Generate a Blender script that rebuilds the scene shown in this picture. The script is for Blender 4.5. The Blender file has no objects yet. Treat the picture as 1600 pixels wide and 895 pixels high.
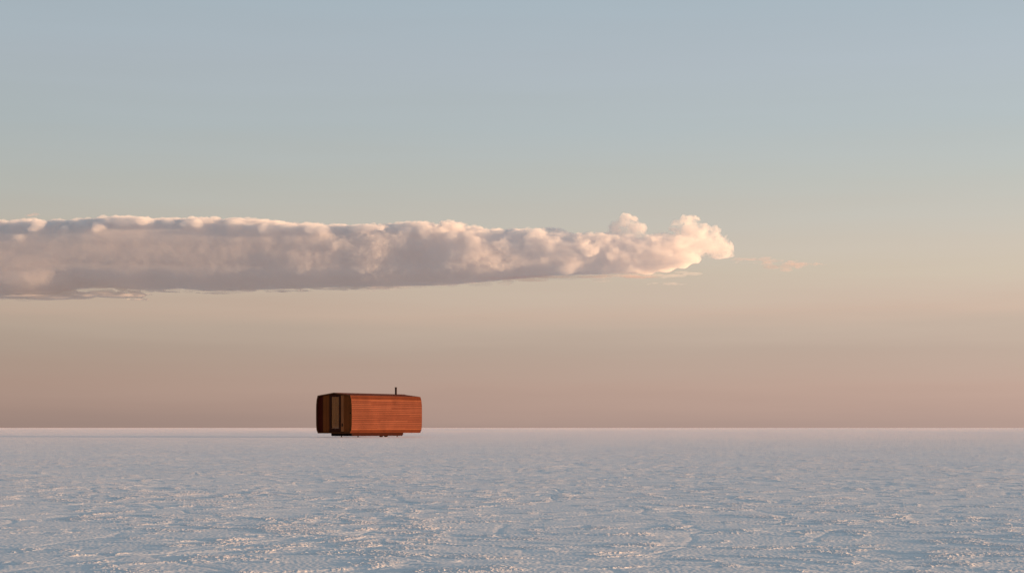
import bpy, bmesh, math, random
import numpy as np
from mathutils import Vector, Matrix

S = bpy.context.scene
COL = S.collection
rad = math.radians
random.seed(7)

# ------------------------------------------------------------------ camera
F = 2700.0            # focal length in photo pixels (1600 wide)
EYE = 0.80
cam = bpy.data.cameras.new('camera')
cam_o = bpy.data.objects.new('camera', cam)
COL.objects.link(cam_o)
cam_o.location = (0, 0, EYE)
cam_o.rotation_euler = (rad(90), 0, 0)
cam.sensor_width = 36.0
cam.lens = F / 1600 * 36
cam.shift_y = (668.0 - 447.5) / 1600
cam.clip_start = 0.1
cam.clip_end = 200000
S.camera = cam_o

# ------------------------------------------------------------------ sky
SUN_EL = rad(2.3)
SUN_AZ = rad(102)      # clockwise from the view direction (+Y)
SUN_DIR = Vector((math.sin(SUN_AZ) * math.cos(SUN_EL), math.cos(SUN_AZ) * math.cos(SUN_EL), math.sin(SUN_EL)))
BG = 0.15
EXPO = 1.25


def lin(r, g, b):
    f = lambda c: c / 12.92 if c <= 0.04045 else ((c + 0.055) / 1.055) ** 2.4
    return (f(r / 255), f(g / 255), f(b / 255))


world = bpy.data.worlds.new('World')
S.world = world
world.use_nodes = True
wn, wl = world.node_tree.nodes, world.node_tree.links
sky = wn.new('ShaderNodeTexSky')
sky.sky_type = 'NISHITA'
sky.sun_disc = False
sky.sun_elevation = SUN_EL
sky.sun_rotation = SUN_AZ
sky.air_density = 1.0
sky.dust_density = 1.2
sky.ozone_density = 1.0
tc = wn.new('ShaderNodeTexCoord')
sep = wn.new('ShaderNodeSeparateXYZ')
wl.new(tc.outputs['Generated'], sep.inputs[0])


def wmath(op, a, b=None, c=None, clamp=False):
    m = wn.new('ShaderNodeMath')
    m.operation = op
    m.use_clamp = clamp
    for i, v in enumerate((a, b, c)):
        if v is None:
            continue
        if isinstance(v, (int, float)):
            m.inputs[i].default_value = v
        else:
            wl.new(v, m.inputs[i])
    return m.outputs[0]


# dusty low air: colour by elevation (z of the ray), as in the antitwilight band
RAMP_MAX = 0.32
STOPS = [  # photo row, sRGB in the middle of the frame
    (668, (172, 148, 139)), (635, (180, 154, 143)), (605, (185, 159, 147)), (580, (184, 161, 149)),
    (545, (183, 164, 152)), (515, (189, 171, 158)), (488, (199, 176, 161)), (465, (200, 181, 166)), (425, (200, 186, 170)),
    (390, (199, 188, 175)), (345, (194, 189, 180)), (290, (187, 189, 184)), (200, (178, 187, 190)), (100, (175, 185, 193)),
    (0, (169, 183, 193)), (-250, (148, 168, 188))]
ramp = wn.new('ShaderNodeValToRGB')
ramp.color_ramp.interpolation = 'B_SPLINE' if False else 'LINEAR'
els = ramp.color_ramp.elements
for k, (py, c) in enumerate(STOPS):
    t = (668 - py) / F
    z = t / math.sqrt(1 + t * t)
    pos = min(z / RAMP_MAX, 1)
    e = els[k] if k < 2 else els.new(pos)
    e.position = pos
    e.color = (*lin(*c), 1)
# uneven thin haze: long horizontal variations
smap = wn.new('ShaderNodeMapping')
smap.inputs['Scale'].default_value = (3.0, 3.0, 42.0)
wl.new(tc.outputs['Generated'], smap.inputs[0])
snz = wn.new('ShaderNodeTexNoise')
snz.inputs['Scale'].default_value = 1.6
snz.inputs['Detail'].default_value = 4
wl.new(smap.outputs[0], snz.inputs['Vector'])
snf = wmath('SUBTRACT', snz.outputs['Fac'], 0.5)
zj = wmath('MULTIPLY_ADD', snf, 0.018, sep.outputs['Z'])
pos_in = wmath('DIVIDE', wmath('MAXIMUM', zj, 0.0), RAMP_MAX, clamp=True)
wl.new(pos_in, ramp.inputs[0])
# brighter toward the sun's side
az_k = wmath('MAXIMUM', wmath('MULTIPLY_ADD', sep.outputs['Z'], -1.5, 0.54), 0.15)
az_gain = wmath('ADD', wmath('MULTIPLY', sep.outputs['X'], az_k), wmath('MULTIPLY_ADD', snf, 0.07, 1.0))
warm = wn.new('ShaderNodeVectorMath')
warm.operation = 'SCALE'
wl.new(ramp.outputs[0], warm.inputs[0])
wl.new(wmath('MULTIPLY', az_gain, 1.0 / BG / 2 ** EXPO), warm.inputs['Scale'])
# clear Nishita sky takes over with height
fac = wn.new('ShaderNodeMapRange')
fac.interpolation_type = 'SMOOTHSTEP'
fac.inputs['From Min'].default_value = 0.20
fac.inputs['From Max'].default_value = 0.70
fac.inputs['To Min'].default_value = 0.06
fac.inputs['To Max'].default_value = 0.75
wl.new(sep.outputs['Z'], fac.inputs['Value'])
mix = wn.new('ShaderNodeMix')
mix.data_type = 'RGBA'
wl.new(fac.outputs[0], mix.inputs['Factor'])
wl.new(warm.outputs[0], mix.inputs['A'])
wl.new(sky.outputs[0], mix.inputs['B'])
bgn = wn['Background']
wl.new(mix.outputs['Result'], bgn.inputs['Color'])
bgn.inputs['Strength'].default_value = BG

# ------------------------------------------------------------------ sun
sun = bpy.data.lights.new('sun', 'SUN')
sun.energy = 4.1
sun.angle = rad(0.53)
sun.color = (1.0, 0.585, 0.30)
sun_o = bpy.data.objects.new('sun', sun)
COL.objects.link(sun_o)
sun_o.rotation_euler = SUN_DIR.to_track_quat('Z', 'Y').to_euler()
sun_o.location = (60, -10, 30)

# ------------------------------------------------------------------ render settings
S.view_settings.view_transform = 'Standard'
S.view_settings.look = 'None'
S.view_settings.gamma = 1
S.view_settings.use_curve_mapping = False
S.view_settings.exposure = EXPO
S.cycles.use_denoising = True
S.cycles.volume_bounces = 28
S.cycles.volume_step_rate = 1.0
S.cycles.max_bounces = 30
S.cycles.transparent_max_bounces = 16


# ------------------------------------------------------------------ material helpers
class NT:
    def __init__(self, name):
        self.m = bpy.data.materials.new(name)
        self.m.use_nodes = True
        self.n = self.m.node_tree.nodes
        self.l = self.m.node_tree.links
        self.p = self.n['Principled BSDF']

    def node(self, t, **kw):
        n = self.n.new(t)
        for k, v in kw.items():
            setattr(n, k, v)
        return n

    def put(self, sock, v):
        if isinstance(v, bpy.types.NodeSocket):
            self.l.new(v, sock)
        else:
            sock.default_value = v

    def noise(self, vec, scale, detail=3, rough=0.55, dim='3D'):
        n = self.node('ShaderNodeTexNoise')
        n.inputs['Scale'].default_value = scale
        n.inputs['Detail'].default_value = detail
        n.inputs['Roughness'].default_value = rough
        self.l.new(vec, n.inputs['Vector'])
        return n.outputs['Fac']

    def mapping(self, vec, scale):
        n = self.node('ShaderNodeMapping')
        n.inputs['Scale'].default_value = scale
        self.l.new(vec, n.inputs['Vector'])
        return n.outputs[0]

    def ramp(self, v, stops):
        n = self.node('ShaderNodeValToRGB')
        e = n.color_ramp.elements
        for k, (p, c) in enumerate(stops):
            x = e[k] if k < 2 else e.new(p)
            x.position = p
            x.color = (*c, 1)
        self.l.new(v, n.inputs[0])
        return n.outputs[0]

    def math(self, op, a, b):
        n = self.node('ShaderNodeMath', operation=op)
        self.put(n.inputs[0], a)
        self.put(n.inputs[1], b)
        return n.outputs[0]

    def mixc(self, f, a, b, blend='MIX'):
        n = self.node('ShaderNodeMix', data_type='RGBA', blend_type=blend)
        self.put(n.inputs['Factor'], f)
        self.put(n.inputs['A'], a)
        self.put(n.inputs['B'], b)
        return n.outputs['Result']


def wood(name, dark, mid, light, axis, rough=0.7, spec=0.06):
    """stained boards: a tone per board, grain along one axis"""
    t = NT(name)
    tcn = t.node('ShaderNodeTexCoord')
    geo = t.node('ShaderNodeNewGeometry')
    vec = tcn.outputs['Object']
    stretch = {'x': (0.35, 6, 6), 'z': (6, 6, 0.35)}[axis]
    grain = t.noise(t.mapping(vec, stretch), 3.2, 6, 0.65)
    tone = t.math('ADD', t.math('MULTIPLY', geo.outputs['Random Per Island'], 0.40), t.math('ADD', t.math('MULTIPLY', grain, 0.45), 0.07))
    base = t.ramp(tone, [(0.15, dark), (0.5, mid), (0.85, light)])
    blotch = t.noise(t.mapping(vec, (1, 1, 0.6)), 0.9, 4, 0.6)
    base = t.mixc(0.35, base, t.ramp(blotch, [(0.3, tuple(0.55 * c for c in mid)), (0.7, tuple(min(1, 1.35 * c) for c in mid))]))
    t.l.new(base, t.p.inputs['Base Color'])
    t.p.inputs['Roughness'].default_value = rough
    t.p.inputs['Specular IOR Level'].default_value = spec
    b = t.node('ShaderNodeBump')
    b.inputs['Strength'].default_value = 0.25
    b.inputs['Distance'].default_value = 0.01
    t.l.new(grain, b.inputs['Height'])
    t.l.new(b.outputs[0], t.p.inputs['Normal'])
    return t.m


def plain(name, col, rough=0.5, metal=0.0, var=0.25, spec=0.1):
    t = NT(name)
    tcn = t.node('ShaderNodeTexCoord')
    f = t.noise(tcn.outputs['Object'], 7, 5, 0.6)
    t.l.new(t.ramp(f, [(0.3, tuple(c * (1 - var) for c in col)), (0.7, tuple(c * (1 + var) for c in col))]), t.p.inputs['Base Color'])
    t.p.inputs['Roughness'].default_value = rough
    t.p.inputs['Metallic'].default_value = metal
    t.p.inputs['Specular IOR Level'].default_value = spec
    return t.m


# ------------------------------------------------------------------ numpy noise
def _hash(ix, iy, seed):
    h = (ix.astype(np.int64) * 374761393 + iy.astype(np.int64) * 668265263 + seed * 1442695041) & 0xFFFFFFFF
    h = ((h ^ (h >> 13)) * 1274126177) & 0xFFFFFFFF
    h = (h ^ (h >> 16)) & 0xFFFFFFFF
    return h


def gnoise(x, y, seed):
    x0 = np.floor(x)
    y0 = np.floor(y)
    fx = (x - x0).astype(np.float32)
    fy = (y - y0).astype(np.float32)
    x0 = x0.astype(np.int64)
    y0 = y0.astype(np.int64)
    u = fx * fx * fx * (fx * (fx * 6 - 15) + 10)
    v = fy * fy * fy * (fy * (fy * 6 - 15) + 10)
    ang = (np.arange(256) / 256 * 2 * np.pi)
    cs, sn = np.cos(ang).astype(np.float32), np.sin(ang).astype(np.float32)

    def g(dx, dy):
        h = _hash(x0 + dx, y0 + dy, seed) & 255
        return cs[h] * (fx - dx) + sn[h] * (fy - dy)
    a, b, c, d = g(0, 0), g(1, 0), g(0, 1), g(1, 1)
    return ((a + (b - a) * u) * (1 - v) + (c + (d - c) * u) * v) * 1.5


def fbm(x, y, seed, octaves, gain=0.5, lac=2.03):
    s = 0
    a = 1.0
    for o in range(octaves):
        s = s + a * gnoise(x, y, seed + o * 17)
        x = x * lac + 11.3
        y = y * lac - 7.7
        a *= gain
    return s


def cells(x, y, seed):
    """F2 - F1 of a jittered grid"""
    ix = np.floor(x).astype(np.int64)
    iy = np.floor(y).astype(np.int64)
    f1 = np.full(x.shape, 9.0, np.float32)
    f2 = np.full(x.shape, 9.0, np.float32)
    for dx in (-1, 0, 1):
        for dy in (-1, 0, 1):
            h = _hash(ix + dx, iy + dy, seed)
            px = ix + dx + (h & 1023) / 1023.0
            py = iy + dy + ((h >> 10) & 1023) / 1023.0
            d = np.sqrt((x - px) ** 2 + (y - py) ** 2).astype(np.float32)
            f2 = np.where(d < f1, f1, np.minimum(f2, d))
            f1 = np.minimum(f1, d)
    return f2 - f1


def sstep(a, b, x):
    t = np.clip((x - a) / (b - a), 0, 1)
    return t * t * (3 - 2 * t)


# ------------------------------------------------------------------ ground: one sheet of salt crust
def ground_height(x, y, r):
    """crust relief in metres, all in world coordinates"""
    wx = x + 0.35 * gnoise(x / 1.7, y / 1.7, 91)
    wy = y + 0.35 * gnoise(x / 1.7 + 40, y / 1.7, 92)
    h = 0.008 * fbm(x / 7, y / 7, 3, 2)
    # patches of broken, raised crust
    pm = fbm(wx / 0.50, wy / 0.42, 21, 5, 0.64) + 0.40 * gnoise(x / 3.1, y / 4.5, 28) + 0.38 * gnoise(x / 2.6, y / 0.5, 29)
    patch = sstep(0.15, 0.6, pm)
    lumps = 0.5 + fbm(wx / 0.08, wy / 0.09, 31, 3, 0.6)
    lumps = np.clip(lumps, 0, 1.6)
    grains = np.abs(fbm(wx / 0.03, wy / 0.05, 47, 2, 0.6))
    fade = 1 / (1 + (r / 60.0) ** 2)
    mound = sstep(0.0, 0.75, fbm(wx / 0.50, wy / 0.42, 21, 3, 0.5) + 0.45 * gnoise(x / 3.1, y / 4.5, 28))
    calm = 0.45 + 0.55 / (1 + (r / 45.0) ** 2)
    h = h + calm * (0.0040 * mound + patch * (0.0021 * lumps + 0.0048 * grains * fade))
    # thin overlapping plates, a centimetre thick, wider across than deep
    pf = fbm(wx / 4.2, wy / 1.5, 35, 5, 0.6)
    h = h + 0.005 * sstep(0.10, 0.22, pf) - 0.004 * sstep(0.25, 0.35, -pf)
    # pressure ridges between large plates
    c = cells(wx / 4.3, wy / 5.2, 5)
    ridge = np.exp(-(c / 0.035) ** 2) * sstep(-0.1, 0.5, gnoise(x / 2.3, y / 2.3, 77))
    h = h + ridge * 0.004 * (0.6 + 0.6 * lumps)
    c2 = cells(wx / 1.1 + 9, wy / 1.3, 15)
    h = h - 0.0025 * np.exp(-(c2 / 0.05) ** 2)
    # fine crystals everywhere
    h = h + 0.0013 * fade * gnoise(x / 0.026, y / 0.035, 61) + 0.0009 * fbm(x / 0.4, y / 0.4, 62, 2)
    return h, np.clip(patch + 0.5 * ridge, 0, 1)


SHEEN_A, SHEEN_B = 0.028, 0.14


def build_ground():
    r1 = np.array([0.0, 1.0, 2.5, 4.5, 6.5])
    rs = [7.6]
    while rs[-1] < 420:
        r = rs[-1]
        g = 0.0012 if r < 20 else 0.0012 + 0.0034 * min(1, (r - 20) / 130)
        rs.append(r * (1 + g))
    r2 = np.array(rs)
    r3 = 420 * 1.18 ** np.arange(1, 34)
    R = np.concatenate([r1[1:], r2, r3])
    half = rad(44)
    inner = rad(19)
    side = np.linspace(inner, half, 300)[1:]
    fine = np.concatenate([-side[::-1], np.linspace(-inner, inner, 1480), side])
    rest = np.linspace(half, 2 * math.pi - half, 60)[1:-1]
    A = np.concatenate([fine, rest])
    nr, na = len(R), len(A)
    RR, AA = np.meshgrid(R, A, indexing='ij')
    X = RR * np.sin(AA)
    Y = RR * np.cos(AA)
    Z = np.zeros_like(X)
    i0, i1 = len(r1) - 1, len(r1) - 1 + len(r2)
    nf = len(fine)
    sub = (slice(i0, i1), slice(0, nf))
    hx, hy, hr = X[sub], Y[sub], RR[sub]
    H, crust = ground_height(hx, hy, hr)
    CR = 0.85 + 0.2 * np.clip(fbm(X / 60, Y / 160, 71, 3), -1, 1)
    far = sstep(6, 150, hr)
    CR[sub] = crust * (1 - far) + CR[sub] * far
    edge = sstep(0, rad(1.0), half - np.abs(AA[sub])) * sstep(7.6, 8.2, hr) * (1 - sstep(300, 415, hr))
    H = H * edge
    Z[sub] = H - 0.004
    V = np.empty((nr * na + 1, 3), np.float32)
    V[:-1, 0] = X.ravel()
    V[:-1, 1] = Y.ravel()
    V[:-1, 2] = Z.ravel()
    V[-1] = (0, 0, 0)
    i = np.arange(nr - 1)[:, None]
    j = np.arange(na)[None, :]
    jn = (j + 1) % na
    q = np.stack([i * na + j + 0 * jn, (i + 1) * na + j + 0 * jn, (i + 1) * na + jn, i * na + jn], -1)[:, :, ::-1].reshape(-1, 4)
    tj = np.arange(na)
    tri = np.stack([np.full(na, nr * na), (tj + 1) % na, tj], -1)
    me = bpy.data.meshes.new('ground')
    me.vertices.add(len(V))
    me.vertices.foreach_set('co', V.ravel())
    nl = q.size + tri.size
    me.loops.add(nl)
    me.loops.foreach_set('vertex_index', np.concatenate([q.ravel(), tri.ravel()]).astype(np.int32))
    me.polygons.add(len(q) + len(tri))
    st = np.concatenate([np.arange(len(q)) * 4, q.size + np.arange(len(tri)) * 3]).astype(np.int32)
    me.polygons.foreach_set('loop_start', st)
    me.update(calc_edges=True)
    at = me.attributes.new('crust', 'FLOAT', 'POINT')
    at.data.foreach_set('value', np.append(CR.ravel(), 0.3).astype(np.float32))
    n = me.polygons[10].normal
    if n.z < 0:
        me.flip_normals()
    me.shade_smooth()
    o = bpy.data.objects.new('ground', me)
    COL.objects.link(o)
    o['kind'] = 'structure'
    o['label'] = 'pale salt crust flat reaching the horizon'
    t = NT('salt_crust')
    tcn = t.node('ShaderNodeTexCoord')
    v = tcn.outputs['Object']
    big = t.noise(v, 0.22, 4, 0.6)
    mid = t.noise(v, 2.2, 5, 0.65)
    base = t.mixc(0.5, t.ramp(big, [(0.3, (0.73, 0.745, 0.765)), (0.7, (0.84, 0.845, 0.85))]),
                  t.ramp(mid, [(0.3, (0.70, 0.715, 0.735)), (0.7, (0.86, 0.86, 0.855))]))
    t.l.new(base, t.p.inputs['Base Color'])
    t.p.inputs['Roughness'].default_value = 0.45
    t.p.inputs['Specular IOR Level'].default_value = 0.5
    cr = t.node('ShaderNodeAttribute', attribute_name='crust').outputs['Fac']
    t.l.new(t.math('ADD', t.math('MULTIPLY', t.math('MULTIPLY', cr, cr), SHEEN_B), SHEEN_A), t.p.inputs['Sheen Weight'])
    t.p.inputs['Sheen Roughness'].default_value = 0.45
    t.p.inputs['Sheen Tint'].default_value = (1.0, 0.74, 0.64, 1)
    f1 = t.noise(v, 42, 2, 0.6)
    f2 = t.noise(v, 120, 3, 0.6)
    b1 = t.node('ShaderNodeBump')
    b1.inputs['Strength'].default_value = 1.0
    t.l.new(t.math('ADD', t.math('MULTIPLY', cr, 0.013), 0.0012), b1.inputs['Distance'])
    t.l.new(f1, b1.inputs['Height'])
    b2 = t.node('ShaderNodeBump')
    b2.inputs['Strength'].default_value = 0.8
    t.l.new(t.math('ADD', t.math('MULTIPLY', cr, 0.003), 0.0008), b2.inputs['Distance'])
    t.l.new(f2, b2.inputs['Height'])
    t.l.new(b1.outputs[0], b2.inputs['Normal'])
    t.l.new(b2.outputs[0], t.p.inputs['Normal'])
    me.materials.append(t.m)


build_ground()

# ------------------------------------------------------------------ cloud
CD = 8000.0
PXM = CD / F


def px2w(px, py, dy=0.0):
    k = (CD + dy) / F
    return ((px - 800) * k, CD + dy, EYE + (668 - py) * k)


TOP = [(-420, 346), (-200, 342), (0, 343), (45, 342), (100, 342), (170, 338), (250, 340), (400, 340), (440, 346), (500, 350),
       (560, 352), (600, 350), (640, 348), (700, 348), (735, 352), (770, 360), (860, 356), (900, 364), (940, 364), (1020, 366),
       (1060, 366), (1100, 372), (1125, 376), (1150, 392)]
BASE = [(-420, 468), (0, 463), (75, 461), (118, 449), (160, 447), (235, 452), (280, 449), (330, 453), (500, 448), (700, 444), (760, 438), (870, 429), (1000, 426),
        (1013, 429), (1026, 423), (1046, 425), (1058, 417), (1070, 420), (1083, 408), (1091, 411), (1100, 402), (1120, 404), (1150, 400)]


def itp(tab, x):
    return float(np.interp(x, [a for a, _ in tab], [b for _, b in tab]))


def ico(level):
    bm = bmesh.new()
    bmesh.ops.create_icosphere(bm, subdivisions=level, radius=1)
    v = np.array([x.co[:] for x in bm.verts], np.float32)
    f = np.array([[q.index for q in x.verts] for x in bm.faces], np.int32)
    bm.free()
    return v, f


ICO3, ICO2 = ico(5), ico(3)


def blobs_mesh(name, blobs, clip_base=None):
    """blobs: (px, py, dy, rx, ry(depth), rz) radii in photo pixels at the cloud's distance"""
    VV, FF = [], []
    off = 0
    for (px, py, dy, rx, ry, rz) in blobs:
        v, f = ICO3 if rx > 30 else ICO2
        dy += max(0.0, 1050 - px) * 0.165 * PXM      # the bank recedes toward the left
        x, y, z = px2w(px, py, dy)
        w = v * np.array([rx, ry, rz], np.float32) * ((CD + dy) / F) + np.array([x, y, z], np.float32)
        VV.append(w)
        FF.append(f + off)
        off += len(v)
    V = np.concatenate(VV)
    Fc = np.concatenate(FF)
    if clip_base is not None:
        pxs = V[:, 0] / V[:, 1] * F + 800
        zb = EYE + (668 - np.interp(pxs, [a for a, _ in clip_base], [b for _, b in clip_base])) * V[:, 1] / F
        under = V[:, 2] < zb
        V[under, 2] = zb[under] + (V[under, 2] - zb[under]) * 0.14
    me = bpy.data.meshes.new(name)
    me.vertices.add(len(V))
    me.vertices.foreach_set('co', V.ravel())
    me.loops.add(Fc.size)
    me.loops.foreach_set('vertex_index', Fc.ravel())
    me.polygons.add(len(Fc))
    me.polygons.foreach_set('loop_start', (np.arange(len(Fc)) * 3).astype(np.int32))
    me.update(calc_edges=True)
    return me


def cloud_material(name, density, col=(1, 1, 1), aniso=0.2):
    m = bpy.data.materials.new(name)
    m.use_nodes = True
    n, l = m.node_tree.nodes, m.node_tree.links
    n.remove(n['Principled BSDF'])
    v = n.new('ShaderNodeVolumePrincipled')
    v.inputs['Color'].default_value = (*col, 1)
    v.inputs['Density'].default_value = density
    v.inputs['Anisotropy'].default_value = aniso
    l.new(v.outputs[0], n['Material Output'].inputs['Volume'])
    return m


def ragged(m, density, step):
    """break the vapour's density into fine feathered billows"""
    n, l = m.node_tree.nodes, m.node_tree.links
    geo = n.new('ShaderNodeNewGeometry')
    mp = n.new('ShaderNodeMapping')
    mp.inputs['Scale'].default_value = (1 / 62, 1 / 62, 1 / 46)
    l.new(geo.outputs['Position'], mp.inputs[0])
    nz = n.new('ShaderNodeTexNoise')
    nz.inputs['Scale'].default_value = 1.0
    nz.inputs['Detail'].default_value = 6
    nz.inputs['Roughness'].default_value = 0.62
    nz.inputs['Distortion'].default_value = 0.35
    l.new(mp.outputs[0], nz.inputs['Vector'])
    mr = n.new('ShaderNodeMapRange')
    mr.interpolation_type = 'SMOOTHSTEP'
    mr.inputs['From Min'].default_value = 0.40
    mr.inputs['From Max'].default_value = 0.56
    mr.inputs['To Min'].default_value = 0.0
    mr.inputs['To Max'].default_value = density
    l.new(nz.outputs['Fac'], mr.inputs['Value'])
    # closed and smooth in the far left part, more broken toward the tip
    sx = n.new('ShaderNodeSeparateXYZ')
    l.new(geo.outputs['Position'], sx.inputs[0])
    lo = n.new('ShaderNodeMapRange')
    lo.inputs['From Min'].default_value = -1300
    lo.inputs['From Max'].default_value = 300
    lo.inputs['To Min'].default_value = -0.1
    lo.inputs['To Max'].default_value = 0.41
    l.new(sx.outputs['X'], lo.inputs['Value'])
    l.new(lo.outputs[0], mr.inputs['From Min'])
    v = next(x for x in n if x.type == 'PRINCIPLED_VOLUME')
    l.new(mr.outputs[0], v.inputs['Density'])
    m.cycles.volume_step_rate = step
    return m


def cloud_obj(name, blobs, voxel, disp, mat, label, clip=None, group=None, category='cloud'):
    me = blobs_mesh(name, blobs, clip)
    o = bpy.data.objects.new(name, me)
    COL.objects.link(o)
    md = o.modifiers.new('r', 'REMESH')
    md.mode = 'VOXEL'
    md.voxel_size = voxel
    sm = o.modifiers.new('s', 'SMOOTH')
    sm.factor = 0.5
    sm.iterations = 6 if voxel > 5 else 1
    me2 = bpy.data.meshes.new_from_object(o.evaluated_get(bpy.context.evaluated_depsgraph_get()))
    o.modifiers.clear()
    o.data = me2
    bpy.data.meshes.remove(me)
    me = me2
    me.name = name
    me.materials.clear()
    me.shade_smooth()
    # calmer relief toward the left and along the base
    vg = o.vertex_groups.new(name='relief')
    co = np.empty(len(me.vertices) * 3, np.float32)
    me.vertices.foreach_get('co', co)
    co = co.reshape(-1, 3)
    pxx = co[:, 0] / co[:, 1] * F + 800
    pyy = 668 - (co[:, 2] - EYE) / co[:, 1] * F
    wgt = np.clip((pxx - 200) / 450, 0.22, 1)
    if clip is not None:
        bs = np.interp(pxx, [a for a, _ in clip], [b for _, b in clip])
        tp = np.interp(pxx, [a for a, _ in TOP], [b for _, b in TOP])
        low = np.clip((bs - pyy) / 24, 0, 1)
        crest = np.clip(1 - (pyy - tp) / 14, 0, 1)
        wgt = np.maximum(wgt, crest * 0.85) * (0.3 + 0.7 * low)
    for step in range(0, 21):
        ids = np.nonzero(np.round(wgt * 20) == step)[0]
        if len(ids):
            vg.add(ids.tolist(), step / 20, 'REPLACE')
    for k, (size, strength) in enumerate(disp):
        tx = bpy.data.textures.new('puff_%d' % k, 'CLOUDS')
        tx.noise_scale = size
        tx.noise_depth = 2
        tx.noise_basis = 'ORIGINAL_PERLIN'
        d = o.modifiers.new('d%d' % k, 'DISPLACE')
        d.texture = tx
        d.texture_coords = 'GLOBAL'
        d.strength = strength
        d.mid_level = 0.5
        d.vertex_group = 'relief'
    me.materials.append(mat)
    o['label'] = label
    o['category'] = category
    if group:
        o['group'] = group
    return o


rng = random.Random(11)
blobs = []
x = -520
while x < 1045:
    t, b = itp(TOP, x), itp(BASE, x)
    hgt = (b - t)
    k = min(1, max(0, (1080 - x) / 300))
    rx = 34 + 90 * k
    wob = min(1, max(0, (x - 420) / 300)) * (7 * math.sin(x * 0.021) + 6 * math.sin(x * 0.047 + 1))
    dp = 55 + 45 * k
    blobs.append((x, b - hgt * 0.40, (40 + wob) * PXM, rx, dp, hgt * 0.50))
    blobs.append((x + 10, t + hgt * (0.44 + 0.06 * (x > 600)), (36 + wob) * PXM, rx * 0.6, dp * 0.95, hgt * (0.40 - 0.04 * (x > 600))))
    blobs.append((x, b - hgt * 0.22, (40 + wob * 0.6) * PXM, rx, dp * 0.97, hgt * 0.24))
    x += 9
# crest puffs in clumps, small at the left and larger toward the sun
for _ in range(190):
    x0 = rng.uniform(-440, 1125)
    g = min(1, max(0, (x0 - 350) / 500))
    size = rng.choice((0.6, 0.8, 1.0, 1.5))
    d0 = rng.uniform(-20, 110)
    for _k in range(rng.randint(2, 5)):
        x = x0 + rng.gauss(0, 11) * size
        t, b = itp(TOP, x), itp(BASE, x)
        r = (rng.uniform(3, 6.5) + g * rng.uniform(0, 5)) * size
        py = t + r * 0.9 + rng.uniform(-2.0, 6)
        blobs.append((x, py, (d0 + rng.uniform(-15, 15)) * PXM, r * rng.uniform(1.2, 2.6 - g), r * 1.5, r * rng.uniform(0.7, 1)))
# low heads along the front of the crest, toward the left
for _ in range(360):
    x = rng.uniform(-440, 640)
    t = itp(TOP, x)
    r = rng.uniform(3, 8)
    low = abs(rng.gauss(0, 1)) * (9 + 9 * math.sin(x * 0.019 + 1) + 5 * math.sin(x * 0.053))
    blobs.append((x, t + r * 0.9 + min(40, max(0, low)), rng.uniform(-62, 10) * PXM, r * rng.uniform(1.2, 2.6), r * 1.6, r))
# billows on the near face of the sunlit half
for _ in range(380):
    x = 480 + 640 * rng.random() ** 0.8
    t, b = itp(TOP, x), itp(BASE, x)
    u = rng.random()
    r = rng.uniform(5, 15)
    py = t + r * 0.7 + u * max(0, (b - t) * 0.58 - r)
    front = (5 + 45 * math.sin(math.pi * min(1, 0.15 + u * 0.6))) * min(1, (1160 - x) / 250)
    blobs.append((x, py, -front * PXM * rng.uniform(0.5, 1.15), r * rng.uniform(0.9, 1.3), r, r * rng.uniform(0.8, 1.0)))
# flat body under the sunlit end
for _ in range(60):
    x = rng.uniform(880, 1082)
    b = itp(BASE, x)
    q = rng.uniform(12, 24)
    if x + q > 1092:
        continue
    blobs.append((x, b - q * 0.55, rng.uniform(-25, 45) * PXM, q * 1.3, q * 1.3, q * 0.75))
# knobbly cauliflower heads over the sunlit crest
for _ in range(330):
    x = 560 + 520 * rng.random()
    t, b = itp(TOP, x), itp(BASE, x)
    r = rng.uniform(3, 8)
    u = rng.random() ** 2
    blobs.append((x, t + r * 0.7 + u * 26, (-14 - 30 * u + rng.uniform(0, 60) * (1 - u)) * PXM, r * rng.uniform(0.9, 1.4), r, r))
# two towers and the nose
tower = [(982, 352, 0, 17, 18, 16), (975, 347, 10, 10, 10, 10), (990, 348, -20, 11, 11, 10), (1000, 358, -40, 11, 11, 10), (963, 360, 0, 14, 15, 12),
         (984, 342, 0, 8, 8, 6), (1078, 356, 0, 20, 20, 17), (1070, 346, -20, 10, 10, 8), (1083, 346, 30, 10, 10, 7), (1060, 354, 0, 11, 11, 10),
         (1098, 362, -30, 16, 16, 14), (1112, 368, 0, 14, 14, 12), (1126, 377, -30, 14, 14, 12), (1132, 388, 0, 15, 18, 14),
         (1128, 398, -20, 15, 16, 13), (1118, 402, 20, 14, 14, 9), (1138, 401, 10, 10, 12, 10), (1134, 384, 0, 12, 14, 11), (1134, 405, -10, 9, 12, 8), (1122, 404, 0, 9, 12, 7), (1100, 386, 0, 26, 25, 16), (1075, 392, -30, 26, 25, 17),
         (1050, 400, 0, 30, 30, 18), (1035, 378, 0, 22, 22, 15), (700, 352, 0, 14, 14, 8), (716, 353, -20, 12, 12, 7), (648, 353, -20, 13, 13, 7)]
blobs += tower
for _ in range(190):
    bx, by, bd, rx, ry, rz = rng.choice(tower[:20])
    a = rng.uniform(0, math.pi)
    e = rng.uniform(-0.3, 1.2)
    r = rng.uniform(2.5, 6.5)
    blobs.append((bx + rx * 0.9 * math.cos(a) * math.cos(e), by - rz * 0.9 * math.sin(e), bd - ry * 0.9 * math.sin(a) * math.cos(e) * PXM, r, r, r * 0.9))
cl = cloud_obj('cloud', blobs, 5.5, [(80, 22), (36, 24), (17, 16), (9, 9)], ragged(cloud_material('cloud_vapour', 0.022, (1.0, 0.977, 0.967), 0.1), 0.028, 0.3),  # warm tint in the vapour stands in for haze in front of it
               'long flat based cloud bank with sunlit puffs at its right end', clip=BASE)

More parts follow.
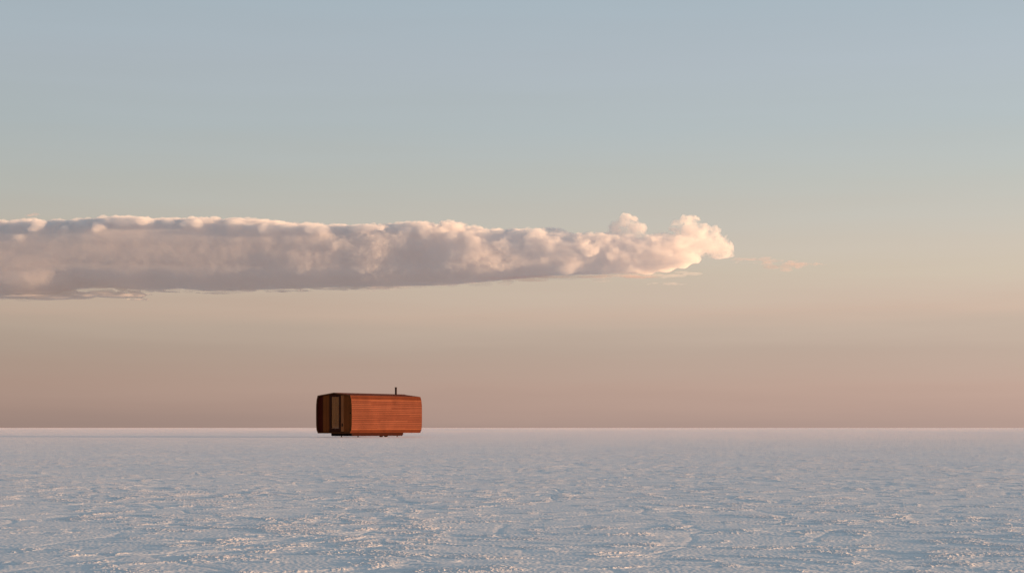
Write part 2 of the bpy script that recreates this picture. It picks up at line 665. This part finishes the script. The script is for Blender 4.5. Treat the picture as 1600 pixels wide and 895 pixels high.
WISP = cloud_material('thin_vapour', 0.006, (1.0, 0.76, 0.70), 0.1)
WISP2 = cloud_material('faint_vapour', 0.005, (1.0, 0.93, 0.90), 0.1)


def wisp(parts, mat, label, spread, n, seed, category='wisp of cloud'):
    rg = random.Random(seed)
    bl = []
    for (px, py, rx, rz) in parts:
        for _ in range(n):
            q = rg.uniform(0.12, 0.5)
            bl.append((px + rg.gauss(0, 0.5) * rx, py + rg.gauss(0, 0.5) * rz, rg.uniform(-10, 10) * PXM, rx * q, rx * 0.3, max(0.7, rz * q)))
    o = cloud_obj('cloud_wisp', bl, 3.2, [(40, 9), (14, 7)], mat, label, category=category)
    if 'shreds' in label:
        o['kind'] = 'stuff'
    return o


wisp([(1188, 405, 20, 4.5), (1222, 415, 28, 7.5), (1243, 411, 18, 3.5), (1158, 405, 16, 4), (1172, 404, 16, 3), (1205, 409, 30, 2.5), (1270, 413, 20, 2)], WISP, 'small pink wisps floating just right of the cloud tip', 1, 9, 3)
wisp([(1040, 443, 30, 1.6), (1060, 444, 16, 1.2)], WISP2, 'thin grey streak under the sunlit end of the cloud', 1, 7, 4)
wisp([(985, 432, 50, 2.2), (930, 432, 50, 2.4), (850, 433, 60, 3), (800, 436, 60, 3.5)], WISP, 'long pink shred hanging under the cloud base toward the right', 1, 9, 5)
SHRED = cloud_material('shred_vapour', 0.026, (1.0, 0.96, 0.93), 0.1)
wisp([(60, 459, 60, 5), (120, 458, 50, 5), (165, 459, 40, 4), (205, 461, 30, 3), (120, 462, 80, 3), (200, 452, 22, 2), (30, 462, 70, 3.5), (110, 461, 60, 3), (205, 458, 26, 2.6), (215, 468, 22, 1.4), (140, 448, 40, 2.5), (180, 455, 30, 2.5), (80, 466, 60, 2.5), (250, 455, 30, 2)], SHRED, 'ragged shreds below the cloud at the far left', 1, 10, 6)
wisp([(325, 458, 26, 2), (400, 450, 40, 3), (440, 455, 34, 2.2), (520, 452, 26, 1.8), (600, 449, 30, 1.6), (360, 453, 30, 2), (470, 450, 40, 2), (560, 450, 40, 2)], SHRED, 'broken grey shreds under the middle of the cloud base', 1, 9, 7)
wisp([(x, itp(BASE, x) + 1.5 + 1.5 * math.sin(x * 0.11), 46, 6) for x in range(-80, 1050, 34)], cloud_material('veil_vapour', 0.0045, (1.0, 0.96, 0.93), 0.1),
     'thin shreds of vapour fringing the cloud base from end to end', 1, 5, 9)
wisp([(57, 334, 11, 2.6), (50, 337, 18, 1.4)], WISP, 'little pink tuft above the left part of the cloud', 1, 9, 8)

# ------------------------------------------------------------------ timber cabin on wheels
TH = rad(55)
CX, CY = (549.5 - 800) / F * 147, 147.0      # foot of the near corner
W, L = 3.96, 9.67
AX = Vector((math.cos(TH), math.sin(TH), 0))
BX = Vector((-math.sin(TH), math.cos(TH), 0))
centre = Vector((CX, CY, 0)) + AX * L / 2 + BX * W / 2

cabin = bpy.data.objects.new('timber_cabin', None)
COL.objects.link(cabin)
cabin.location = centre
cabin.rotation_euler = (0, 0, TH)
cabin['label'] = 'reddish timber trailer cabin with a stovepipe standing alone on the salt flat'
cabin['category'] = 'trailer cabin'


def link(name, bm, mat, parent=cabin, smooth=False, bevel=0.0):
    bmesh.ops.recalc_face_normals(bm, faces=bm.faces[:])
    me = bpy.data.meshes.new(name)
    bm.to_mesh(me)
    bm.free()
    if smooth:
        me.shade_smooth()
    me.materials.append(mat)
    o = bpy.data.objects.new(name, me)
    COL.objects.link(o)
    o.parent = parent
    if bevel:
        b = o.modifiers.new('b', 'BEVEL')
        b.width = bevel
        b.segments = 2
    return o


def prism(bm, pts, axis, a, b):
    """extrude a closed polygon of 2D points along 'x' (pts = y,z) or 'y' (pts = x,z)"""
    mk = (lambda p, t: (t, p[0], p[1])) if axis == 'x' else (lambda p, t: (p[0], t, p[1]))
    r1 = [bm.verts.new(mk(p, a)) for p in pts]
    r2 = [bm.verts.new(mk(p, b)) for p in pts]
    n = len(pts)
    bm.faces.new(r1)
    bm.faces.new(r2[::-1])
    for i in range(n):
        bm.faces.new((r1[i], r2[i], r2[(i + 1) % n], r1[(i + 1) % n]))


def box(bm, x0, x1, y0, y1, z0, z1):
    prism(bm, [(y0, z0), (y1, z0), (y1, z1), (y0, z1)], 'x', x0, x1)


def cyl(bm, p, axis, r, length, n=20, r2=None):
    ret = bmesh.ops.create_cone(bm, cap_ends=True, segments=n, radius1=r, radius2=r if r2 is None else r2, depth=length)
    rot = {'z': Matrix(), 'y': Matrix.Rotation(math.pi / 2, 4, 'X'), 'x': Matrix.Rotation(math.pi / 2, 4, 'Y')}[axis]
    bmesh.ops.transform(bm, matrix=Matrix.Translation(p) @ rot, verts=ret['verts'])


SIDE = [(W / 2 - 0.20, 0.36), (W / 2 - 0.05, 0.66), (W / 2 - 0.01, 1.05), (W / 2, 1.6), (W / 2, 2.3), (W / 2 - 0.01, 2.75),
        (W / 2 - 0.06, 3.20), (W / 2 - 0.17, 3.55)]
HALF = [(0, 0.33)] + SIDE + [(0, 3.78)]


def outline(inset=0.0):
    """closed cross-section (y, z), shrunk toward the middle"""
    pr = SIDE + [(0, 3.78)] + [(-a, b) for a, b in SIDE[::-1]]
    k = 1 - inset / (W / 2)
    kz = 1 - inset / 1.72
    return [(a * k, 2.06 + (b - 2.06) * kz) for a, b in pr]


CEDAR = wood('red_cedar_siding', (0.080, 0.020, 0.011), (0.122, 0.036, 0.020), (0.172, 0.058, 0.034), 'x', 0.8, 0.10)
SHADEW = wood('shade_toned_boards', (0.055, 0.013, 0.006), (0.080, 0.021, 0.010), (0.115, 0.034, 0.017), 'x', 0.8, 0.06)  # darker wood: shading of the roof and angled edges put into its colour
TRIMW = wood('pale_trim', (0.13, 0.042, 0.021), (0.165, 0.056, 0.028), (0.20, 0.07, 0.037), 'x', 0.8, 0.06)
CEDAR_END = wood('brown_end_boards', (0.09, 0.022, 0.005), (0.16, 0.042, 0.009), (0.24, 0.066, 0.014), 'z')
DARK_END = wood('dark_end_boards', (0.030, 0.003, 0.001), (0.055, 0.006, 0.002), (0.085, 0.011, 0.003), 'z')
PALE = wood('pale_door_timber', (0.20, 0.065, 0.02), (0.30, 0.10, 0.035), (0.38, 0.14, 0.05), 'z')
BLACK = plain('black_steel', (0.016, 0.009, 0.008), 0.7)
RUST = plain('rusty_flue', (0.018, 0.006, 0.004), 0.8)
RUBBER = plain('tyre_rubber', (0.008, 0.004, 0.0035), 0.95, spec=0.03)
GALV = plain('dark_wheel_steel', (0.010, 0.005, 0.004), 0.9, spec=0.03)
FELT = plain('dark_backing', (0.03, 0.012, 0.008), 0.9)
FRAME = plain('dark_door_frame', (0.045, 0.011, 0.005), 0.8)
FRAME.node_tree.nodes['Principled BSDF'].inputs['Specular IOR Level'].default_value = 0.08
UNDER = plain('red_stained_skirt', (0.022, 0.004, 0.002), 0.85)

# hull behind the boards
bm = bmesh.new()
prism(bm, outline(0.045), 'x', -L / 2 + 0.16, L / 2 - 0.05)
link('body', bm, FELT)


def board_run(bm, pts, pitch, gap, thick, x0, x1, seed, minlen=2.4, maxlen=4.6):
    """boards laid lengthwise along a polyline (y, z), split into lengths with staggered butt joints"""
    rg = random.Random(seed)
    P = [Vector(p) for p in pts]
    seg = [(P[i + 1] - P[i]).length for i in range(len(P) - 1)]
    tot = sum(seg)
    n = max(1, round(tot / pitch))
    st = tot / n

    def at(s):
        for i, d in enumerate(seg):
            if s <= d or i == len(seg) - 1:
                return P[i] + (P[i + 1] - P[i]) * (s / d)
            s -= d
    for k in range(n):
        a, b = at(k * st + gap / 2), at((k + 1) * st - gap / 2)
        d = (b - a).normalized()
        nrm = Vector((-d.y, d.x))
        if nrm.dot(a - Vector((0, 2.06))) < 0:
            nrm = -nrm
        proud = rg.uniform(0, 0.006)
        x = x0
        first = True
        while x < x1 - 0.01:
            e = min(x1, x + (rg.uniform(0.8, maxlen) if first else rg.uniform(minlen, maxlen)))
            if x1 - e < 0.7:
                e = x1
            i, o = nrm * -0.004, nrm * (thick + proud)
            prism(bm, [tuple(a + i), tuple(b + i), tuple(b + o - d * 0.005), tuple(a + o + d * 0.005)], 'x', x + (0 if first else 0.004), e)
            x = e
            first = False


for sgn in (-1, 1):
    bm = bmesh.new()
    pts = [(sgn * (a - 0.045), b) for a, b in SIDE]
    board_run(bm, pts[1:7], 0.16, 0.020, 0.045, -L / 2 + 0.004, L / 2 - 0.004, 15 + sgn)
    side = link('side_wall', bm, CEDAR)
    bm = bmesh.new()
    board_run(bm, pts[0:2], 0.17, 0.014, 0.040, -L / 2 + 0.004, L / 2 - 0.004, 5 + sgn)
    link('lower_edge', bm, SHADEW, side)
    bm = bmesh.new()
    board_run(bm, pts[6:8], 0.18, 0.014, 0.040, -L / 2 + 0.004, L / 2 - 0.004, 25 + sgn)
    link('upper_edge', bm, SHADEW, side)
    bm = bmesh.new()
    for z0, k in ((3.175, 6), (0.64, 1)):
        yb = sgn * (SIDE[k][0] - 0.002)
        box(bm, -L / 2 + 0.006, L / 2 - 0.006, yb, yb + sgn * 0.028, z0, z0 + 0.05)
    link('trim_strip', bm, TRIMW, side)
bm = bmesh.new()
for sgn in (-1, 1):
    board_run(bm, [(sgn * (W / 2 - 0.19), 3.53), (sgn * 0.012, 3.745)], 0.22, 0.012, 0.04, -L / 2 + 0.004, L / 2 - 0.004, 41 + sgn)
roof = link('roof', bm, SHADEW)
bm = bmesh.new()
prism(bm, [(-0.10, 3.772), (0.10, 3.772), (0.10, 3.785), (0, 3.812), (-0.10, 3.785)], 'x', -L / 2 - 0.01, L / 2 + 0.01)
link('ridge_cap', bm, SHADEW, roof)


# rims that finish both ends
def rim(x0, x1, out, inn, mat):
    bm = bmesh.new()
    A, B = outline(out), outline(inn)
    n = len(A)
    va = [[bm.verts.new((x, *p)) for p in A] for x in (x0, x1)]
    vb = [[bm.verts.new((x, *p)) for p in B] for x in (x0, x1)]
    for i in range(n):
        j = (i + 1) % n
        bm.faces.new((va[0][i], va[0][j], vb[0][j], vb[0][i]))
        bm.faces.new((va[1][i], va[1][j], vb[1][j], vb[1][i]))
        bm.faces.new((va[0][i], va[0][j], va[1][j], va[1][i]))
        bm.faces.new((vb[0][i], vb[0][j], vb[1][j], vb[1][i]))
    link('edge_trim', bm, mat)


rim(-L / 2 - 0.03, -L / 2 + 0.0035, -0.035, 0.06, wood('trim_timber', (0.06, 0.02, 0.007), (0.10, 0.034, 0.012), (0.14, 0.05, 0.018), 'z'))
rim(-L / 2 + 0.006, -L / 2 + 0.157, 0.047, 0.062, FRAME)
rim(L / 2 - 0.003, L / 2 + 0.03, -0.006, 0.06, CEDAR)


def z_range(y):
    """inside height of the end wall at offset y"""
    t = abs(y) / (W / 2 - 0.17)
    top = 3.78 - 0.23 * min(1, t) - max(0, abs(y) - (W / 2 - 0.2)) * 2.0
    bot = 0.36 + max(0, abs(y) - (W / 2 - 0.24)) * 1.6
    return bot + 0.03, top - 0.06


def px_y(px):
    return (549.0 - px) / 54.0 * W - W / 2


def end_boards(name, y0, y1, x_out, x_in, mat, pitch=0.115):
    bm = bmesh.new()
    n = max(1, round((y1 - y0) / pitch))
    st = (y1 - y0) / n
    rg = random.Random(int(y0 * 100))
    for k in range(n):
        a, b = y0 + k * st + 0.005, y0 + (k + 1) * st - 0.005
        za, zb = z_range(a), z_range(b)
        pts = [(a, za[0]), (b, zb[0]), (b, zb[1]), (a, za[1])]
        prism(bm, pts, 'x', x_out + rg.uniform(0, 0.006), x_in)
    return link(name, bm, mat)


XE = -L / 2 + 0.11      # face of the recessed entrance wall
yd0, yd1 = px_y(536), px_y(513.5)      # opening from the lighter leaf to the far jamb
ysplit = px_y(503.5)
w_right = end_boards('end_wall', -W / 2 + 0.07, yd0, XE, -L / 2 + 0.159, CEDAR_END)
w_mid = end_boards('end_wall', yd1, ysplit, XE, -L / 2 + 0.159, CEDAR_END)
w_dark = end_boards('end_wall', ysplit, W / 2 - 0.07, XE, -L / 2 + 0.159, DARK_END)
w_dark['label'] = 'very dark boards at the far edge of the end wall'
# far end
bm = bmesh.new()
n = 34
st = (W - 0.14) / n
for k in range(n):
    a, b = -W / 2 + 0.07 + k * st + 0.005, -W / 2 + 0.07 + (k + 1) * st - 0.005
    za, zb = z_range(a), z_range(b)
    prism(bm, [(a, za[0]), (b, zb[0]), (b, zb[1]), (a, za[1])], 'x', L / 2 - 0.045, L / 2 - 0.01)
link('end_wall', bm, CEDAR)

# glazed door
yg0, yg1 = px_y(528.6), px_y(517.2)
yf0, yf1 = px_y(531.2), px_y(514.0)
door = bmesh.new()
x0, x1 = XE - 0.025, XE + 0.045
zb, zt = 0.46, 3.62
box(door, x0, x1, yf0, yg0, zb, zt)
box(door, x0, x1, yg1, yf1, zb, zt)
box(door, x0 + 0.002, x1 - 0.002, yg0 + 0.0005, yg1 - 0.0005, zb, 0.74)
box(door, x0 + 0.002, x1 - 0.002, yg0 + 0.0005, yg1 - 0.0005, 3.46, zt)
door_o = link('door', door, FRAME, bevel=0.004)
g = NT('window_glass')
gl = g.node('ShaderNodeBsdfGlossy')
gl.inputs['Roughness'].default_value = 0.03
tr = g.node('ShaderNodeBsdfTransparent')
tr.inputs[0].default_value = (0.86, 0.88, 0.88, 1)
fr = g.node('ShaderNodeFresnel')
fr.inputs['IOR'].default_value = 1.5
mx = g.node('ShaderNodeMixShader')
mx.inputs[0].default_value = 0.045
g.l.new(tr.outputs[0], mx.inputs[1])
g.l.new(gl.outputs[0], mx.inputs[2])
g.l.new(mx.outputs[0], g.n['Material Output'].inputs['Surface'])
bm = bmesh.new()
box(bm, XE + 0.002, XE + 0.008, yg0 - 0.004, yg1 + 0.004, 0.735, 3.465)
link('glass_pane', bm, g.m, door_o)
bm = bmesh.new()
for k in range(5):
    a = yg0 + (yg1 - yg0) * k / 5
    b = yg0 + (yg1 - yg0) * (k + 1) / 5
    pr = 0.012 if k % 2 else 0.0
    box(bm, XE + 0.018 + pr, XE + 0.042, a + 0.001, b - 0.001, 0.745, 3.455)
CURT = wood('curtain_cloth', (0.36, 0.10, 0.02), (0.48, 0.15, 0.032), (0.60, 0.20, 0.05), 'z')
link('curtain', bm, CURT, door_o)
bm = bmesh.new()
box(bm, x0 - 0.05, x0 - 0.03, yf0 + 0.04, yf0 + 0.07, 1.25, 1.65)
box(bm, x0 - 0.031, x0 + 0.002, yf0 + 0.045, yf0 + 0.065, 1.28, 1.31)
box(bm, x0 - 0.031, x0 + 0.002, yf0 + 0.045, yf0 + 0.065, 1.59, 1.62)
link('handle', bm, BLACK, door_o)
# pale leaf beside the door
bm = bmesh.new()
yl0, yl1 = px_y(535.7), px_y(531.4)
for k in range(3):
    a = yl0 + (yl1 - yl0) * k / 3
    b = yl0 + (yl1 - yl0) * (k + 1) / 3
    box(bm, XE - 0.004, XE + 0.049, a + 0.003, b - 0.003, 0.47, 3.58)
leaf = link('side_panel', bm, PALE)
leaf['label'] = 'paler timber strip beside the glazed door'
bm = bmesh.new()
ym = (yl0 + yl1) / 2
box(bm, XE - 0.055, XE - 0.004, ym - 0.05, ym + 0.05, 0.92, 1.18)
link('latch_box', bm, BLACK, leaf, bevel=0.01)
# small porthole vent
bm = bmesh.new()
yv = px_y(546.0)
cyl(bm, (XE - 0.012, yv, 2.05), 'x', 0.06, 0.03, 16)
link('vent', bm, BLACK)
# header shade board over entrance
bm = bmesh.new()
box(bm, XE - 0.03, XE + 0.0, yf0 - 0.01, yf1 + 0.01, 3.622, 3.66)
link('door_header', bm, FRAME)

# chassis
cx0, cx1, cw = -L / 2 + 1.0, L / 2 - 1.6, W / 2 - 0.83
bm = bmesh.new()
prism(bm, [(cx0, 0.36), (cx1, 0.36), (cx1 - 0.03, 0.20), (cx1 - 0.18, 0.09), (cx0 + 0.05, 0.09), (cx0, 0.20)], 'y', -cw, cw)
link('underframe', bm, UNDER)
# dark end beam and drawbar
bm = bmesh.new()
box(bm, cx0 - 0.03, cx0 - 0.002, -cw - 0.01, cw + 0.01, 0.13, 0.355)
link('end_beam', bm, BLACK)


def local_x(px, y):
    """x on the cabin's axis that shows at photo column px for a given y offset"""
    k = (px - 800) / F
    # centre + AX*x + BX*y  ->  X/Y = k
    return (k * (centre.y + BX.y * y) - (centre.x + BX.x * y)) / (AX.x - k * AX.y)


for k, px in enumerate((597.2, 604.6)):
    xx = local_x(px, -cw)
    bm = bmesh.new()
    # tyre as a lathe
    prof = [(0.17, -0.085), (0.27, -0.095), (0.295, -0.07), (0.30, 0), (0.295, 0.07), (0.27, 0.095), (0.17, 0.085)]
    n = 36
    rings = [[bm.verts.new((xx + r * math.cos(2 * math.pi * i / n), -cw + 0.12 + w, 0.30 + r * math.sin(2 * math.pi * i / n))) for i in range(n)] for r, w in prof]
    for a in range(len(prof)):
        b = (a + 1) % len(prof)
        for i in range(n):
            bm.faces.new((rings[a][i], rings[a][(i + 1) % n], rings[b][(i + 1) % n], rings[b][i]))
    wheel = bpy.data.objects.new('wheel', None)
    COL.objects.link(wheel)
    wheel.parent = cabin
    ty = link('tyre', bm, RUBBER, wheel, smooth=True)
    bm = bmesh.new()
    cyl(bm, (xx, -cw + 0.12, 0.30), 'y', 0.168, 0.10, 28)
    cyl(bm, (xx, -cw + 0.06, 0.30), 'y', 0.05, 0.03, 16)
    link('rim', bm, GALV, wheel)

for (px, yy) in ((559.5, -cw + 0.06), (620.6, -cw + 0.06), (533.6, cw - 0.08)):
    xx = local_x(px, yy)
    bm = bmesh.new()
    cyl(bm, (xx, yy, 0.10), 'z', 0.045, 0.18, 12)
    cyl(bm, (xx, yy, 0.012), 'z', 0.10, 0.03, 16)
    link('jack', bm, BLACK)

# stovepipe through the roof
yy = -0.16
xx = local_x(618.6, yy)
bm = bmesh.new()
cyl(bm, (xx, yy, 4.03), 'z', 0.09, 0.72, 20)
chim = link('chimney', bm, RUST, smooth=False)
bm = bmesh.new()
cyl(bm, (xx, yy, 4.405), 'z', 0.108, 0.05, 20)
link('chimney_cap', bm, BLACK, chim)
bm = bmesh.new()
cyl(bm, (xx, yy, 3.765), 'z', 0.13, 0.07, 20, 0.08)
link('flashing', bm, BLACK, chim)
